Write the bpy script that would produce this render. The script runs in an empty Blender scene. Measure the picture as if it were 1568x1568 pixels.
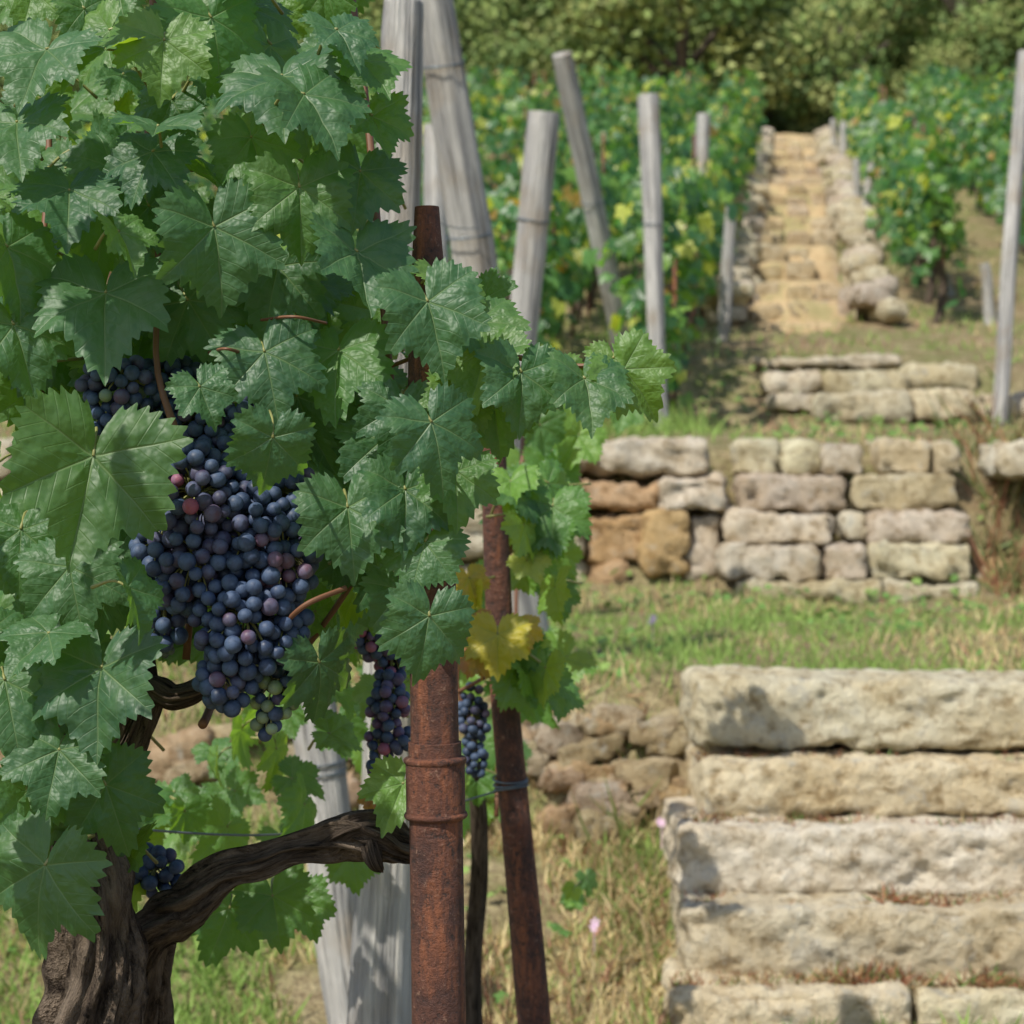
import bpy, math, random
import numpy as np
from mathutils import Vector, Matrix, Euler
random.seed(7); RNG=np.random.default_rng(7)
EYE=1.15
def P(px,py,d): return np.array([(px/1568-.5)*.5*d, d, EYE-(py/1568-.5)*.5*d])
def L(px,d): return px/1568*.5*d
sc=bpy.context.scene; COL=sc.collection
# ---------------- noise
def vnoise(p,seed=0.0):
    p=np.asarray(p,float); i=np.floor(p); f=p-i; f=f*f*(3-2*f); r=0
    for dx in (0,1):
        for dy in (0,1):
            for dz in (0,1):
                h=np.sin((i[:,0]+dx)*127.1+(i[:,1]+dy)*311.7+(i[:,2]+dz)*74.7+seed*17.3)*43758.5453
                h=h-np.floor(h)
                w=(f[:,0] if dx else 1-f[:,0])*(f[:,1] if dy else 1-f[:,1])*(f[:,2] if dz else 1-f[:,2])
                r=r+h*w
    return r*2-1
def fbm(p,o=3,seed=0):
    r=0;a=1.0;p=np.asarray(p,float)
    for k in range(o):
        r=r+a*vnoise(p,seed+k*3.1); a*=.5; p=p*2.03+5.1
    return r
def n2(x,y,s,o=2,seed=0):
    x=np.atleast_1d(np.asarray(x,float)); y=np.atleast_1d(np.asarray(y,float))
    return fbm(np.stack([x*s,y*s,np.zeros_like(x)],1),o,seed)
# ---------------- mesh
def mk(name,V,Fs,mat,col=None,uv=None,smooth=True,parent=None,link=True):
    me=bpy.data.meshes.new(name); V=np.ascontiguousarray(V,dtype=np.float32)
    if not isinstance(Fs,(list,tuple)): Fs=[Fs]
    Fs=[np.asarray(F,dtype=np.int32) for F in Fs if len(F)]
    me.vertices.add(len(V)); me.vertices.foreach_set('co',V.ravel())
    loops=np.concatenate([F.ravel() for F in Fs]); tot=np.concatenate([np.full(len(F),F.shape[1]) for F in Fs])
    st=np.concatenate([[0],np.cumsum(tot)[:-1]]).astype(np.int32)
    me.loops.add(len(loops)); me.loops.foreach_set('vertex_index',loops)
    me.polygons.add(len(st)); me.polygons.foreach_set('loop_start',st)
    me.update(calc_edges=True)
    me.polygons.foreach_set('use_smooth',np.full(len(st),smooth,dtype=bool))
    if uv is not None:
        l=me.uv_layers.new(name='UVMap'); l.data.foreach_set('uv',np.asarray(uv,dtype=np.float32)[loops].ravel())
    if col is not None:
        c=np.ones((len(V),4),np.float32); c[:,:3]=col
        a=me.color_attributes.new('Col','FLOAT_COLOR','POINT'); a.data.foreach_set('color',c.ravel())
    me.materials.append(mat); me.update()
    if not link: return me
    return ob(name,me,parent)
def ob(name,me,parent=None):
    o=bpy.data.objects.new(name,me); COL.objects.link(o)
    if parent: o.parent=parent
    return o
def empty(name): 
    o=bpy.data.objects.new(name,None); COL.objects.link(o); o.empty_display_size=.1; return o
class Acc:
    def __init__(s): s.V=[];s.F={};s.C=[];s.U=[];s.n=0
    def add(s,V,Fs,col=None,uv=None):
        if not isinstance(Fs,(list,tuple)): Fs=[Fs]
        for F in Fs:
            if len(F): F=np.asarray(F); s.F.setdefault(F.shape[1],[]).append(F+s.n)
        s.V.append(V); s.n+=len(V)
        if col is not None: s.C.append(np.broadcast_to(np.asarray(col,float),(len(V),3)))
        if uv is not None: s.U.append(uv)
    def make(s,name,mat,**k):
        return mk(name,np.concatenate(s.V),[np.concatenate(f) for f in s.F.values()],mat,col=np.concatenate(s.C) if s.C else None,uv=np.concatenate(s.U) if s.U else None,**k)
# ---------------- materials
def mat(name):
    m=bpy.data.materials.new(name); m.use_nodes=True; nt=m.node_tree
    return m,nt,nt.nodes['Principled BSDF'],nt.nodes['Material Output']
def N(nt,t,**k):
    n=nt.nodes.new(t)
    for a,b in k.items(): setattr(n,a,b)
    return n
def noise(nt,vec,scale,detail=4,rough=.6):
    n=N(nt,'ShaderNodeTexNoise'); n.inputs['Scale'].default_value=scale; n.inputs['Detail'].default_value=detail; n.inputs['Roughness'].default_value=rough
    if vec: nt.links.new(vec,n.inputs['Vector'])
    return n.outputs['Fac']
def ramp(nt,f,stops):
    r=N(nt,'ShaderNodeValToRGB'); e=r.color_ramp.elements
    while len(e)<len(stops): e.new(.5)
    for k,(p,c) in enumerate(stops):
        e[k].position=p; e[k].color=(c[0],c[1],c[2],1) if not isinstance(c,(int,float)) else (c,c,c,1)
    nt.links.new(f,r.inputs['Fac']); return r.outputs['Color']
def mix(nt,f,a,b,mode='MIX'):
    m=N(nt,'ShaderNodeMix',data_type='RGBA',blend_type=mode)
    for s,v in ((m.inputs[0],f),(m.inputs[6],a),(m.inputs[7],b)):
        if hasattr(v,'links'): nt.links.new(v,s)
        elif isinstance(v,(int,float)): s.default_value=v
        else: s.default_value=(v[0],v[1],v[2],1)
    return m.outputs[2]
def mth(nt,op,a,b=0.0,c=0.0,clamp=False):
    m=N(nt,'ShaderNodeMath',operation=op,use_clamp=clamp)
    for s,v in zip(m.inputs,(a,b,c)):
        if hasattr(v,'links'): nt.links.new(v,s)
        else: s.default_value=v
    return m.outputs[0]
def bump(nt,h,bs,strength=.5,dist=.01):
    b=N(nt,'ShaderNodeBump'); b.inputs['Strength'].default_value=strength; b.inputs['Distance'].default_value=dist
    nt.links.new(h,b.inputs['Height']); nt.links.new(b.outputs[0],bs.inputs['Normal']); return b.outputs[0]
def objc(nt,scale=(1,1,1)):
    t=N(nt,'ShaderNodeTexCoord'); m=N(nt,'ShaderNodeMapping'); m.inputs['Scale'].default_value=scale
    nt.links.new(t.outputs['Object'],m.inputs[0]); return m.outputs[0]
def uvc(nt,scale=(1,1,1)):
    t=N(nt,'ShaderNodeTexCoord'); m=N(nt,'ShaderNodeMapping'); m.inputs['Scale'].default_value=scale
    nt.links.new(t.outputs['UV'],m.inputs[0]); return m.outputs[0]
def attr(nt): return N(nt,'ShaderNodeAttribute',attribute_name='Col').outputs['Color']

def leaf_material(name):
    m,nt,b,out=mat(name); lk=nt.links
    tc=N(nt,'ShaderNodeTexCoord'); sp=N(nt,'ShaderNodeSeparateXYZ'); lk.new(tc.outputs['UV'],sp.inputs[0])
    al,pe=sp.outputs[0],sp.outputs[1]
    w=mth(nt,'MULTIPLY_ADD',al,-.012,.019)
    main=mth(nt,'SUBTRACT',1.0,mth(nt,'DIVIDE',pe,w),clamp=True)
    s=mth(nt,'FRACT',mth(nt,'MULTIPLY',mth(nt,'MULTIPLY_ADD',pe,-.85,al),7.0))
    s=mth(nt,'ABSOLUTE',mth(nt,'SUBTRACT',s,.5))
    side=mth(nt,'SUBTRACT',1.0,mth(nt,'DIVIDE',s,.07),clamp=True)
    side=mth(nt,'MULTIPLY',side,.25)
    vein=mth(nt,'MAXIMUM',main,side)
    oi=N(nt,'ShaderNodeObjectInfo'); oc=objc(nt)
    nz=noise(nt,oc,2.5,3)
    base=mix(nt,oi.outputs['Random'],(.028,.086,.040),(.056,.135,.045))
    base=mix(nt,ramp(nt,nz,[(.35,0),(.75,1)]),base,(.066,.145,.045))
    base=mix(nt,1.0,base,oi.outputs['Color'],'MULTIPLY')
    base=mix(nt,mth(nt,'MULTIPLY',vein,.7),base,(.22,.32,.13))
    geo=N(nt,'ShaderNodeNewGeometry')
    under=mix(nt,mth(nt,'MULTIPLY',vein,.5),mix(nt,1.0,(.11,.19,.085),oi.outputs['Color'],'MULTIPLY'),(.28,.36,.17))
    base=mix(nt,geo.outputs['Backfacing'],base,under)
    base=mix(nt,1.0,base,(.6,.6,.5),'DARKEN')
    lk.new(base,b.inputs['Base Color'])
    lk.new(mth(nt,'MULTIPLY_ADD',nz,.2,.41),b.inputs['Roughness']); b.inputs['Specular IOR Level'].default_value=.62
    ns=noise(nt,oc,5,2,.5)
    h=mth(nt,'ADD',mth(nt,'MULTIPLY',vein,-.45),mth(nt,'MULTIPLY',ns,.9))
    bump(nt,h,b,.3,.02)
    tr=N(nt,'ShaderNodeBsdfTranslucent')
    tcn=mix(nt,mth(nt,'MULTIPLY',vein,.6),mix(nt,1.0,(.28,.53,.03),oi.outputs['Color'],'MULTIPLY'),(.12,.2,.03))
    lk.new(mix(nt,1.0,tcn,(.65,.75,.2),'DARKEN'),tr.inputs['Color'])
    ms=N(nt,'ShaderNodeMixShader'); ms.inputs[0].default_value=.32
    lk.new(b.outputs[0],ms.inputs[1]); lk.new(tr.outputs[0],ms.inputs[2]); lk.new(ms.outputs[0],out.inputs[0])
    return m
M_leaf=leaf_material('grape_leaf')
def col_foliage(name,tf=.35,tmul=(1.9,1.9,.6),rough=.45,spec=.5):
    m,nt,b,out=mat(name); lk=nt.links; c=attr(nt)
    lk.new(c,b.inputs['Base Color']); b.inputs['Roughness'].default_value=rough; b.inputs['Specular IOR Level'].default_value=spec
    if tf>0:
        tr=N(nt,'ShaderNodeBsdfTranslucent'); lk.new(mix(nt,1.0,c,tmul,'MULTIPLY'),tr.inputs['Color'])
        ms=N(nt,'ShaderNodeMixShader'); ms.inputs[0].default_value=tf
        lk.new(b.outputs[0],ms.inputs[1]); lk.new(tr.outputs[0],ms.inputs[2]); lk.new(ms.outputs[0],out.inputs[0])
    return m
M_fol=col_foliage('vine_foliage',.4,(2.4,2.4,.8),.4,.6)
M_tree=col_foliage('tree_foliage',0,(1.6,1.6,.7),.6,.3)
M_grass=col_foliage('grass_blades',.25,(1.4,1.4,.9),.6,.3)
def stone_mat():
    m,nt,b,out=mat('rough_limestone'); lk=nt.links; oc=objc(nt); c=attr(nt)
    n1=noise(nt,oc,4,5,.65); n2_=noise(nt,oc,24,6,.72); n3=noise(nt,oc,110,4,.7)
    base=mix(nt,ramp(nt,n1,[(.38,0),(.62,1)]),mix(nt,1.0,c,(.84,.77,.66),'MULTIPLY'),c)
    base=mix(nt,ramp(nt,n2_,[(.36,1),(.50,0)]),base,mix(nt,1.0,base,(.52,.45,.36),'MULTIPLY'))
    base=mix(nt,ramp(nt,noise(nt,oc,13,5,.75),[(.55,0),(.66,.55)]),base,(.47,.46,.41))
    base=mix(nt,ramp(nt,n3,[(.55,0),(.75,.5)]),base,(.80,.73,.56))
    lk.new(base,b.inputs['Base Color']); b.inputs['Roughness'].default_value=.92; b.inputs['Specular IOR Level'].default_value=.2
    h=mth(nt,'ADD',mth(nt,'MULTIPLY',n2_,1.0),mth(nt,'MULTIPLY',n3,.35)); bump(nt,h,b,1.0,.035); return m
M_stone=stone_mat()
def ground_mat():
    m,nt,b,out=mat('dry_grass_ground'); lk=nt.links; oc=objc(nt)
    n1=noise(nt,oc,1.1,4,.65); n2_=noise(nt,oc,9,6,.7); n3=noise(nt,oc,60,4,.75)
    base=mix(nt,ramp(nt,n1,[(.4,0),(.6,1)]),(.38,.27,.16),(.23,.26,.09))
    base=mix(nt,ramp(nt,n2_,[(.44,0),(.64,1)]),base,(.50,.42,.24))
    base=mix(nt,ramp(nt,n3,[(.4,.7),(.56,0)]),base,(.15,.10,.06))
    g=N(nt,'ShaderNodeNewGeometry'); sp=N(nt,'ShaderNodeSeparateXYZ'); lk.new(g.outputs['Position'],sp.inputs[0])
    far=mth(nt,'MULTIPLY',mth(nt,'SUBTRACT',sp.outputs[1],33.0),.25,clamp=True)
    base=mix(nt,far,base,mix(nt,n2_,(.07,.09,.025),(.15,.17,.05)))
    lk.new(base,b.inputs['Base Color']); b.inputs['Roughness'].default_value=1; b.inputs['Specular IOR Level'].default_value=.1
    bump(nt,mth(nt,'ADD',n2_,mth(nt,'MULTIPLY',n3,.6)),b,1.0,.04); return m
M_ground=ground_mat()
def path_mat():
    m,nt,b,out=mat('dirt_path'); lk=nt.links; oc=objc(nt)
    n2_=noise(nt,oc,6,6,.7); n3=noise(nt,oc,50,5,.75)
    base=mix(nt,ramp(nt,n2_,[(.35,0),(.65,1)]),(.46,.32,.17),(.64,.49,.28))
    base=mix(nt,ramp(nt,n3,[(.35,.5),(.5,0)]),base,(.3,.2,.1))
    base=mix(nt,ramp(nt,noise(nt,oc,2.2,4,.7),[(.5,0),(.62,.6)]),base,(.27,.27,.11))
    lk.new(base,b.inputs['Base Color']); b.inputs['Roughness'].default_value=1
    bump(nt,n3,b,.8,.02); return m
M_path=path_mat()
def wood_mat(name,a,b_):
    m,nt,b,out=mat(name); lk=nt.links; u=uvc(nt,(11,1.6,1)); u2=uvc(nt,(34,2.2,1)); oc=objc(nt)
    n1=noise(nt,u,1,5,.65); n2_=noise(nt,u2,1,4,.6); n3=noise(nt,oc,5,3)
    base=mix(nt,ramp(nt,n1,[(.35,0),(.6,1)]),a,b_)
    base=mix(nt,ramp(nt,n2_,[(.34,.95),(.42,0)]),base,(.06,.055,.05))
    base=mix(nt,ramp(nt,n3,[(.5,0),(.7,.6)]),base,(.33,.25,.16))
    lk.new(base,b.inputs['Base Color']); b.inputs['Roughness'].default_value=.8; b.inputs['Specular IOR Level'].default_value=.3
    bump(nt,mth(nt,'ADD',n1,n2_),b,1.0,.015); return m
M_wood=wood_mat('weathered_wood',(.23,.225,.225),(.56,.54,.50))
def bark_mat():
    m,nt,b,out=mat('vine_bark'); lk=nt.links; u=uvc(nt,(7,9,1)); u2=uvc(nt,(26,22,1))
    n1=noise(nt,u,1,6,.75); n2_=noise(nt,u2,1,6,.75)
    base=mix(nt,ramp(nt,n1,[(.35,0),(.62,1)]),(.07,.05,.038),(.30,.23,.17))
    base=mix(nt,ramp(nt,n2_,[(.36,1),(.52,0)]),base,(.018,.012,.009))
    lk.new(base,b.inputs['Base Color']); b.inputs['Roughness'].default_value=.95; b.inputs['Specular IOR Level'].default_value=.15
    bump(nt,mth(nt,'ADD',n1,n2_),b,1.0,.03); return m
M_bark=bark_mat()
def rust_mat():
    m,nt,b,out=mat('rusty_iron'); lk=nt.links; oc=objc(nt); os_=objc(nt,(1,1,.22))
    n1=noise(nt,oc,20,6,.75); n2_=noise(nt,oc,120,6,.75); n3=noise(nt,os_,36,5,.7)
    base=mix(nt,ramp(nt,n1,[(.4,0),(.6,1)]),(.058,.026,.021),(.135,.050,.030))
    base=mix(nt,ramp(nt,n3,[(.50,0),(.62,.85)]),base,(.27,.092,.040))
    base=mix(nt,ramp(nt,n2_,[(.36,.9),(.46,0)]),base,(.025,.017,.016))
    base=mix(nt,ramp(nt,n2_,[(.58,0),(.68,.65)]),base,(.34,.20,.14))
    lk.new(base,b.inputs['Base Color']); b.inputs['Roughness'].default_value=.7; b.inputs['Metallic'].default_value=.1
    bump(nt,mth(nt,'ADD',n1,n2_),b,1.0,.005); return m
M_rust=rust_mat()
def grape_mat():
    m,nt,b,out=mat('grape_skin'); lk=nt.links; oc=objc(nt); c=attr(nt)
    n1=noise(nt,oc,60,3,.6); n2_=noise(nt,oc,260,3,.7)
    f=mth(nt,'MULTIPLY',ramp(nt,n1,[(.35,.25),(.6,1)]),.62)
    f=mth(nt,'MULTIPLY',f,ramp(nt,n2_,[(.3,.5),(.5,1)]))
    bl=mix(nt,.35,(.13,.20,.34),c)
    lk.new(mix(nt,f,c,bl),b.inputs['Base Color']); lk.new(mth(nt,'MULTIPLY_ADD',f,.5,.38),b.inputs['Roughness'])
    b.inputs['Specular IOR Level'].default_value=.4; return m
M_grape=grape_mat()
def simple(name,c,r=.6,metal=0):
    m,nt,b,out=mat(name); oc=objc(nt); n=noise(nt,oc,30,4)
    nt.links.new(mix(nt,n,[x*.6 for x in c],[x*1.35 for x in c]),b.inputs['Base Color']); b.inputs['Roughness'].default_value=r; b.inputs['Metallic'].default_value=metal; return m
M_cane=simple('red_brown_cane',(.16,.07,.035),.6); M_pet=simple('petiole_green',(.24,.24,.08),.5)
M_wire=simple('galvanised_wire',(.16,.19,.21),.5,.6); M_flower=simple('pink_petals',(.72,.5,.66),.7)
M_trunk=simple('tree_bark',(.10,.075,.055),.9)
# ---------------- terrain
PD=[-60,0,4,4.6,5.3,5.5,8.0,8.3,8.6,10.3,10.4,11.05,14,27,33,37,90,300]
PZ=[-1.5,-.03,0,.03,.35,.70,.80,.86,1.42,1.575,1.60,1.96,2.5,5.74,7.1,7.7,28,90]
def gz(x,y):
    x=np.atleast_1d(np.asarray(x,float)); y=np.atleast_1d(np.asarray(y,float))
    z=np.interp(y+.04*n2(x,y,1.5,1,3),PD,PZ)
    a=np.clip((y-30)/40,0,1)
    z=z+.022*n2(x,y,2.2,3)+.01*n2(x,y,14,2,5)+a*2.0*n2(x,y,.06,2,9)
    z=z+np.maximum(0,-x-4)*.03*np.clip(y/10,0,1)
    return z
def xl(d): return .135*d-.25
xs=np.concatenate([np.linspace(-200,-9,30)[:-1],np.linspace(-9,9,230),np.linspace(9,200,30)[1:]])
ys=np.concatenate([np.linspace(-60,2.5,25)[:-1],np.linspace(2.5,15,260)[:-1],np.linspace(15,37,110)[:-1],np.linspace(37,300,90)])
X,Y=np.meshgrid(xs,ys); Z=gz(X.ravel(),Y.ravel())
nx,ny=len(xs),len(ys)
idx=np.arange(nx*ny).reshape(ny,nx)
quads=np.stack([idx[:-1,:-1],idx[:-1,1:],idx[1:,1:],idx[1:,:-1]],-1).reshape(-1,4)
mk('ground',np.stack([X.ravel(),Y.ravel(),Z],1),quads,M_ground)
# path
ST_=1.111; PS0=ST_*12
s=np.linspace(PS0-.5,33.5,900); t=np.linspace(0,1,12); S,T=np.meshgrid(s,t,indexing='ij')
wid=.66; PXx=xl(S)+T*wid+.03*np.sin(S*5+T*3)
zz=np.interp(S.ravel(),PD,PZ)+.02+np.where(S.ravel()<PS0,0.0,.13*(1-((S.ravel()/ST_)%1.0)))
zz=zz+.012*n2(PXx.ravel(),S.ravel(),6,2)
edge=(np.abs(T.ravel()-.5)>.46)|(S.ravel()<PS0-.46); zz=zz-edge*.14
i2=np.arange(S.size).reshape(S.shape)
mk('dirt_path',np.stack([PXx.ravel(),S.ravel(),zz],1),np.stack([i2[:-1,:-1],i2[:-1,1:],i2[1:,1:],i2[1:,:-1]],-1).reshape(-1,4),M_path)
# ---------------- stones
def stone(acc,c,s,res,r=.03,amp=.012,col=(.46,.40,.27),rot=0.0,tilt=0.0,seed=0,lf=1.1):
    s=np.asarray(s,float); r=min(r,min(s)*.45)
    M=np.array(Euler((0,tilt,rot)).to_matrix())
    jc=np.asarray(col)*RNG.uniform(.85,1.1)*np.array([1,RNG.uniform(.95,1.02),RNG.uniform(.88,1.08)])
    for ax in range(3):
        u,v=[(1,2),(2,0),(0,1)][ax]
        nu=max(3,int(s[u]/res)); nv=max(3,int(s[v]/res))
        gu,gv=np.meshgrid(np.linspace(-.5,.5,nu+1)*s[u],np.linspace(-.5,.5,nv+1)*s[v],indexing='ij')
        for sg in (-1,1):
            p=np.zeros((gu.size,3)); p[:,u]=gu.ravel(); p[:,v]=gv.ravel(); p[:,ax]=sg*s[ax]/2
            inner=np.clip(p,-(s/2-r),s/2-r); n=p-inner; n/=np.linalg.norm(n,axis=1)[:,None]+1e-9
            q=inner+n*r
            w=q+np.asarray(c)+seed
            w=w*np.array([.8,1,1.25])
            dsp=amp*(lf*fbm(w*4.5,2,1)+.8*fbm(w*15,2,4)+.7*fbm(w*42,2,8))-amp*1.6*np.clip(fbm(w*13,2,21)-.40,0,1)*2
            q=q+n*dsp[:,None]; q=q@M.T+np.asarray(c)
            k=np.arange(gu.size).reshape(gu.shape)
            f=np.stack([k[:-1,:-1],k[1:,:-1],k[1:,1:],k[:-1,1:]],-1).reshape(-1,4)
            if sg<0: f=f[:,::-1]
            acc.add(q,f,jc)
def stone_px(acc,x0,x1,y0,y1,d,depth,res,gap=.004,**k):
    a=P(x0,y1,d); b=P(x1,y0,d)
    s=(b[0]-a[0]-gap,depth,b[2]-a[2]-gap); c=((a[0]+b[0])/2,d+depth/2,(a[2]+b[2])/2)
    stone(acc,c,s,res,seed=RNG.uniform(0,40),**k)
A=Acc(); cs=(.80,.725,.54)
LEDGE=[]
for (x0,x1,y0,y1,d) in [(1030,1400,1516,1660,4.42),(1402,1900,1518,1660,4.44),(1046,1900,1388,1516,4.58),(1038,1900,1266,1376,4.75),(1074,1900,1166,1256,4.91)]:
    stone_px(A,x0,x1,y0,y1,d,.66,.0095,gap=.010,r=.020,amp=.0095,col=cs,tilt=RNG.uniform(-.004,.004),lf=.6)
    LEDGE.append((x0,min(x1,1700),y0,d))
stone_px(A,1063,1900,1042,1152,5.05,.42,.0095,gap=.008,r=.03,amp=.010,col=cs,tilt=.006,lf=.7)
A.make('stone_steps',M_stone)
A=Acc(); cw=(.76,.69,.52); oc_=(.62,.44,.25)
for row in [(890,930,8.0,[(1128,1352),(1358,1500)]),(833,890,8.08,[(1110,1258),(1262,1332),(1336,1492)]),
            (783,834,8.2,[(1112,1282),(1285,1333),(1338,1495)]),(728,782,8.32,[(1130,1300),(1303,1470)]),(675,727,8.42,[(1122,1200),(1201,1258),(1260,1326),(1346,1430),(1432,1472)])]:
    for a,b in row[3]: stone_px(A,a,b,row[0]+RNG.uniform(-3,3),row[1],row[2]+RNG.uniform(-.03,.03),.45,.022,gap=.01,r=.028,amp=.018,col=cw,tilt=RNG.uniform(-.015,.015))
A.make('stone_steps',M_stone)
A=Acc()
for (x0,x1,y0,y1,c) in [(885,1086,672,724,cw),(888,1008,734,778,oc_),(1010,1116,732,784,cw),(900,985,788,862,oc_),(986,1052,786,880,oc_),(1054,1106,790,890,cw),(905,960,862,905,oc_),(960,1050,880,915,oc_),
   (780,884,676,735,cw),(770,886,738,800,cw),(780,898,802,860,cw),(700,903,862,915,cw),(640,778,680,760,cw),(630,768,765,850,cw),(560,636,690,780,cw),
   (1530,1640,674,724,cw),(1640,1760,690,800,cw),(1500,1560,850,900,oc_)]:
    stone_px(A,x0,x1,y0,y1,8.25+RNG.uniform(-.05,.05),.4,.022,r=.035,amp=.020,col=c,tilt=RNG.uniform(-.03,.03))
xx=500
while xx>-900:
    for k in range(4):
        w=RNG.uniform(80,170); stone_px(A,xx-w,xx,675+k*60,735+k*60,8.25+RNG.uniform(-.05,.05),.4,.05,r=.05,amp=.022,col=cw)
    xx-=120
for k in range(58):
    if k<26: px=RNG.uniform(850,1066)
    else: px=RNG.uniform(-300,850)
    py=RNG.uniform(1090,1250); d=5.52-(py-1040)/200*.18
    c=P(px,py,d); c[2]=float(gz(c[0],c[1])[0])-.02; w=RNG.uniform(.05,.19)
    stone(A,c,(w,.16,w*RNG.uniform(.3,.6)),.014,r=.02,amp=.016,col=((.50,.37,.23) if RNG.random()<.25 else (.50,.42,.29)),tilt=RNG.uniform(-.3,.3),rot=RNG.uniform(-.5,.5),seed=k)
A.make('dry_stone_wall',M_stone)
A=Acc()
for (x0,x1,y0,y1,d) in [(1150,1386,541,566,10.95),(1392,1500,560,596,10.75),(1172,1260,568,600,10.68),(1262,1392,572,604,10.65),(1180,1262,602,628,10.45),(1250,1396,604,648,10.33),(1398,1500,596,645,10.36),(1500,1600,600,640,10.5)]:
    stone_px(A,x0,x1,y0,y1,d,.4,.028,r=.04,amp=.020,col=cw,tilt=RNG.uniform(-.02,.02))
A.make('stone_steps',M_stone)
A=Acc()
for d in np.arange(13.2,32,.40):
    for side in (0,1):
        for k in range(2):
            w=RNG.uniform(.14,.28); x=xl(d)-.08-RNG.uniform(0,.1) if side==0 else xl(d)+wid+.10+RNG.uniform(0,.16)
            z=float(gz(x,d)[0])+.06+.12*k
            stone(A,(x,d+RNG.uniform(-.1,.1),z),(w,.36,.13),.05,r=.04,amp=.022,col=(.72,.66,.52),rot=RNG.uniform(-.3,.3),seed=d)
for k in range(12,30):
    d=ST_*k; z=float(np.interp(d,PD,PZ))
    for j in range(3):
        x=xl(d)+wid*(j+.5)/3
        stone(A,(x,d+.04+RNG.uniform(-.06,.06),z+.08+RNG.uniform(-.02,.01)),(wid/3-.01,.16,.14),.04,r=.03,amp=.015,col=(.66,.55,.38),seed=d+j,rot=RNG.uniform(-.1,.1))
A.make('path_edging_stones',M_stone)
# ---------------- scatter of small foliage
def lowleaf():
    pts=[(0,0,0)]; 
    cp=[(-165,.3),(-125,.6),(-105,.7),(-80,.55),(-52,.86),(-28,.62),(0,1.0),(28,.62),(52,.86),(80,.55),(105,.7),(125,.6),(165,.3)]
    for a,r in cp:
        a=math.radians(a); x=r*math.sin(a); y=r*math.cos(a); pts.append((x,y,.22*abs(x)-.25*r*r))
    return np.array(pts),np.array([(0,k+1,k) for k in range(1,len(pts)-1)])
LV,LF=lowleaf()
def frames(n,tip):
    n=n/np.linalg.norm(n,axis=1)[:,None]; tip=tip-n*(n*tip).sum(1)[:,None]; tip/=np.linalg.norm(tip,axis=1)[:,None]+1e-9
    return np.cross(tip,n),tip,n
def scatter(pos,nrm,tip,size,cols,TV=LV,TF=LF):
    x,y,z=frames(nrm,tip); m=len(pos); k=len(TV)
    V=pos[:,None,:]+size[:,None,None]*(TV[None,:,0,None]*x[:,None]+TV[None,:,1,None]*y[:,None]+TV[None,:,2,None]*z[:,None])
    F=(TF[None]+ (np.arange(m)*k)[:,None,None]).reshape(-1,TF.shape[1])
    return V.reshape(-1,3),F,np.repeat(cols,k,0)
def pal(n,cols,w):
    i=RNG.choice(len(cols),n,p=np.array(w)/sum(w)); c=np.array(cols)[i]*RNG.uniform(.75,1.25,(n,1)); return c
# ---------------- tube
def cr(pts,n):
    pts=np.asarray(pts,float); m=len(pts)
    if m<3:
        t=np.linspace(0,1,n)[:,None]; return pts[0]*(1-t)+pts[-1]*t
    p=np.vstack([2*pts[0]-pts[1],pts,2*pts[-1]-pts[-2]]); out=[]
    for u in np.linspace(0,m-1-1e-6,n):
        i=int(u); f=u-i; a,b,c,d=p[i],p[i+1],p[i+2],p[i+3]
        out.append(.5*((2*b)+(-a+c)*f+(2*a-5*b+4*c-d)*f*f+(-a+3*b-3*c+d)*f**3))
    return np.array(out)
def tube(acc,pts,rad,n=24,seg=12,ridge=0.0,rough=0.0,twist=0.0,caps=True,seed=0,col=None,nr=5.0,lk=8.0):
    rad=np.asarray(rad,float)
    pr=cr(np.hstack([np.asarray(pts,float),rad[:,None]]),n); c=pr[:,:3]; r=np.maximum(pr[:,3],1e-4)
    T=np.gradient(c,axis=0); T/=np.linalg.norm(T,axis=1)[:,None]
    up=np.array([0,0,1.]) if abs(T[0][2])<.8 else np.array([0,1.,0]); a=np.cross(T[0],up); a/=np.linalg.norm(a)
    ang=np.linspace(0,2*np.pi,seg+1); V=[];U=[]; ln=np.concatenate([[0],np.cumsum(np.linalg.norm(np.diff(c,axis=0),axis=1))])
    for i in range(n):
        a=a-T[i]*a.dot(T[i]); a/=np.linalg.norm(a); b=np.cross(T[i],a)
        th=ang+twist*ln[i]
        dirs=np.cos(th)[:,None]*a+np.sin(th)[:,None]*b
        rr=np.full(seg+1,r[i])
        if ridge:
            q=np.stack([np.cos(ang)*nr,np.sin(ang)*nr,np.full_like(ang,ln[i]*lk+seed)],1)
            rr=rr*(1+ridge*fbm(q*.6,3,seed))
        if rough:
            q=np.stack([np.cos(ang)*1.3,np.sin(ang)*1.3,np.full_like(ang,ln[i]*22+seed)],1)
            rr=rr*(1+rough*fbm(q,2,seed+3))
        V.append(c[i]+dirs*rr[:,None]); U.append(np.stack([ang/(2*np.pi),np.full_like(ang,ln[i])],1))
    V=np.concatenate(V);U=np.concatenate(U); k=np.arange(n*(seg+1)).reshape(n,seg+1)
    F=[np.stack([k[:-1,:-1],k[:-1,1:],k[1:,1:],k[1:,:-1]],-1).reshape(-1,4)]
    if caps:
        nV=len(V); V=np.vstack([V,c[0],c[-1]]); U=np.vstack([U,[.5,0],[.5,ln[-1]]])
        F.append(np.array([(nV,k[0,j+1],k[0,j]) for j in range(seg)]+[(nV+1,k[-1,j],k[-1,j+1]) for j in range(seg)]))
    acc.add(V,F,col,U)
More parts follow.
